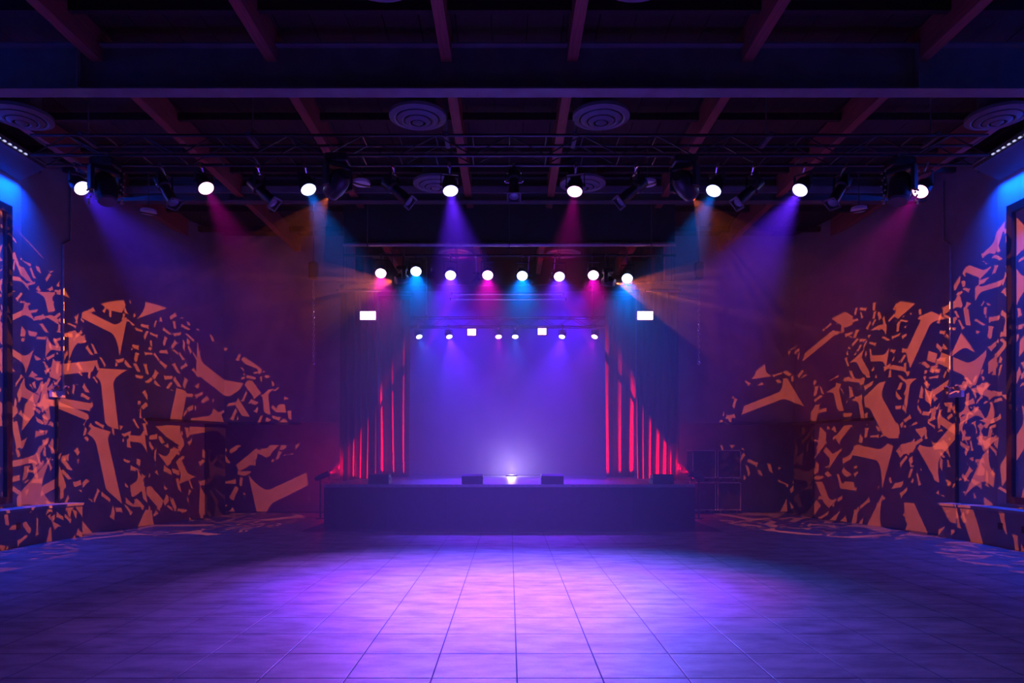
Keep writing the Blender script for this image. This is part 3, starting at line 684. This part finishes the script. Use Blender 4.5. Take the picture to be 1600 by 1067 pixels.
# --- LED panels
def led_flood(px, py, w_, h_, Y, label, color, power, group, top):
    c = P(px, py, Y); W, H_ = w_/F*Y, h_/F*Y
    t = thing('led_flood_light', label, 'LED panel', c, group)
    part('housing', MB().bevbox(-W/2-0.02, W/2+0.02, 0.0, 0.09, -H_/2-0.02, H_/2+0.02, 0.012), M['black'], t)
    nx, nz = 4, 2
    lm_ = lens_mat(color, 8.0)
    cell = MB().box(-W/2/nx+0.003, W/2/nx-0.003, -0.012, 0.0, -H_/2/nz+0.003, H_/2/nz-0.003).mesh('lamp_cell', lm_)
    for i in range(nx):
        for j in range(nz): link('lamp_cell', cell, t, (-W/2+(i+0.5)*W/nx, 0, -H_/2+(j+0.5)*H_/nz))
    for s in (-1, 1): part('bracket', MB().box(s*(W/2+0.02)-0.005, s*(W/2+0.02)+0.005, 0.03, 0.06, -0.02, top-c.z), M['darksteel'], t)
    l = bpy.data.lights.new('panel_light', 'AREA'); l.shape = 'RECTANGLE'; l.size = W; l.size_y = H_; l.energy = power; l.color = color
    o = link('panel_light', l, t, (0, -0.03, 0), (math.pi/2, 0, 0))
led_flood(575, 493, 24, 13, 15.1, 'bright pink-white LED panel left of the stage opening', (1.0, 0.2, 0.7), 10, 'large LED panels beside the stage', P(0, 454, 15.1).z)
led_flood(1008, 493, 24, 13, 15.1, 'bright pink-white LED panel right of the stage opening', (1.0, 0.2, 0.7), 10, 'large LED panels beside the stage', P(0, 454, 15.1).z)
led_flood(737, 519, 13, 10, RY-0.175, 'small square LED panel on the rear truss, left one', (1.0, 0.3, 0.7), 3, 'small LED panels on the rear truss', RZ)
led_flood(847, 518, 13, 10, RY-0.175, 'small square LED panel on the rear truss, right one', (1.0, 0.3, 0.7), 3, 'small LED panels on the rear truss', RZ)

# --- added white floor light for the backdrop glow, added wash lights above it
t = thing('added_floor_light', 'added low white floor light in front of the backdrop', 'floor light', (0.06, 19.35, SZ))
part('housing', MB().bevbox(-0.16, 0.16, -0.07, 0.07, 0.0, 0.05, 0.015), M['black'], t)
part('lens', MB().lathe([(0.05, 0.045), (0.05, 0.052), (0.0, 0.053)], 16), lens_mat(WHITE, 0.4), t, True)
l = bpy.data.lights.new('glow', 'POINT'); l.energy = 62; l.color = WHITE; l.shadow_soft_size = 0.10; link('glow', l, t, (0, 0, 0.22))  # added bodiless point light makes the white pool on the backdrop
for sd in (-1, 1):
    c = Vector((sd*2.0, 18.98, 6.0)); tg = Vector((sd*0.9, 20.0, 3.0)); d = (tg-c).normalized()
    t = profile_spot(c, d, 'added dark profile spotlight high over the %s of the stage' % ('left' if sd < 0 else 'right'), 'added profile spotlights over the stage', 0.8, c.z+0.55, c.y-0.25)
    part('drop_pipe', MB().tube((0, c.y-0.25-t.location.y, c.z+0.53-t.location.z), (0, c.y-0.25-t.location.y, ROD-t.location.z), 0.015, 6), M['black'], t)
    spot('beam', t, c+d*0.05, d, 900, (0.06, 0.010, 1.0), 110, 1.0, 0.1)  # added violet wash for the backdrop
# --- added red floor cans in the wings that graze the curtains
for sd in (-1, 1):
    sn = 'left' if sd < 0 else 'right'
    for kk, (c, d, ang, pw) in enumerate(((Vector((sd*4.55, 16.93, 1.0)), Vector((-sd*1.0, 0.05, 0.42)), 70, 1100), (Vector((sd*4.62, 18.03, 1.05)), Vector((-sd*1.0, 0.14, 0.58)), 70, 3000))):
        d.normalize()
        t = thing('added_floor_can', ('added red floor can beside the outer %s curtain' if kk == 0 else 'added red floor can behind the outer %s curtain') % sn, 'floor light', (c.x, c.y, 0.0), 'added red floor cans in the wings')
        part('stand', MB().tube((0, 0, 0.0), (0, 0, c.z-0.05), 0.02, 8), M['black'], t, True)
        part('stand_foot', MB().tube((0, 0, 0), (0, 0, 0.02), 0.11, 16), M['black'], t, True)
        bd_ = part('can', MB().lathe([(0.04, 0.14), (0.06, 0.10), (0.07, 0), (0.07, -0.24), (0.062, -0.24), (0.062, -0.05)], 18), M['black'], t, True, (0, 0, c.z), aim_q(d))
        part('lens', MB().lathe([(0.06, -0.045), (0.06, -0.05), (0.0, -0.055)], 18), lens_mat(RED, 1.5), bd_, True)
        spot('beam', t, Vector((c.x, c.y, c.z))+Vector((d.x, 0, d.z))*0.25, d, pw, RED, ang, 0.25, 0.006)
        # added black flags cut the beam to a slit, off the backdrop
        fx = 0.42+abs(d.x)*0.25; fa, fb = (0.60, 0.10) if kk == 0 else (0.34, 0.11)
        part('flag', MB().box(-sd*fx-0.004, -sd*fx+0.004, 0.42*fa, 0.42*fa+0.40, c.z-0.30, c.z+0.75), M['blackcloth'], t)
        part('flag', MB().box(-sd*fx-0.004, -sd*fx+0.004, -0.40, 0.42*fb, c.z-0.30, c.z+0.75), M['blackcloth'], t)
        part('flag_top', MB().box(-sd*fx-0.004, -sd*fx+0.004, -0.40, 0.42*fa+0.40, c.z+0.75, c.z+0.80), M['blackcloth'], t)
        part('flag_arm', MB().path([(0, 0, c.z-0.16), (0, 0.42*fa+0.1, c.z-0.16), (-sd*fx, 0.42*fa+0.1, c.z-0.14)], 0.008, 6), M['black'], t, True)
        if kk: l = bpy.data.lights.new('added_spill', 'POINT'); l.energy = 9; l.color = RED; l.shadow_soft_size = 0.04; link('added_spill', l, t, (0, -0.1, c.z-0.3))  # added bodiless point light reddens the floor beside the stage

# ================================================================= HAZE
def haze(name, label, box, density, color):
    m = bpy.data.materials.new(name); m.use_nodes = True; nt = m.node_tree
    for n in list(nt.nodes):
        if n.type != 'OUTPUT_MATERIAL': nt.nodes.remove(n)
    v = nt.nodes.new('ShaderNodeVolumeScatter'); v.inputs['Color'].default_value = (*color, 1); v.inputs['Density'].default_value = density; v.inputs['Anisotropy'].default_value = 0.15
    nt.links.new(v.outputs[0], next(n for n in nt.nodes if n.type == 'OUTPUT_MATERIAL').inputs['Volume'])
    o = part(name, MB().box(*box), m, None)
    return tag(o, label, 'haze', None, 'stuff')
haze('haze', 'thin stage haze hanging through the hall', (-9.5, 9.5, -4.6, 20.9, -0.52, 7.62), HAZE_ROOM, (0.95, 0.95, 0.97))
haze('stage_haze', 'denser haze filling the stage', (-4.0, 4.0, 13.40, 20.8, -0.5, 7.6), HAZE_STAGE, (0.95, 0.95, 0.97))
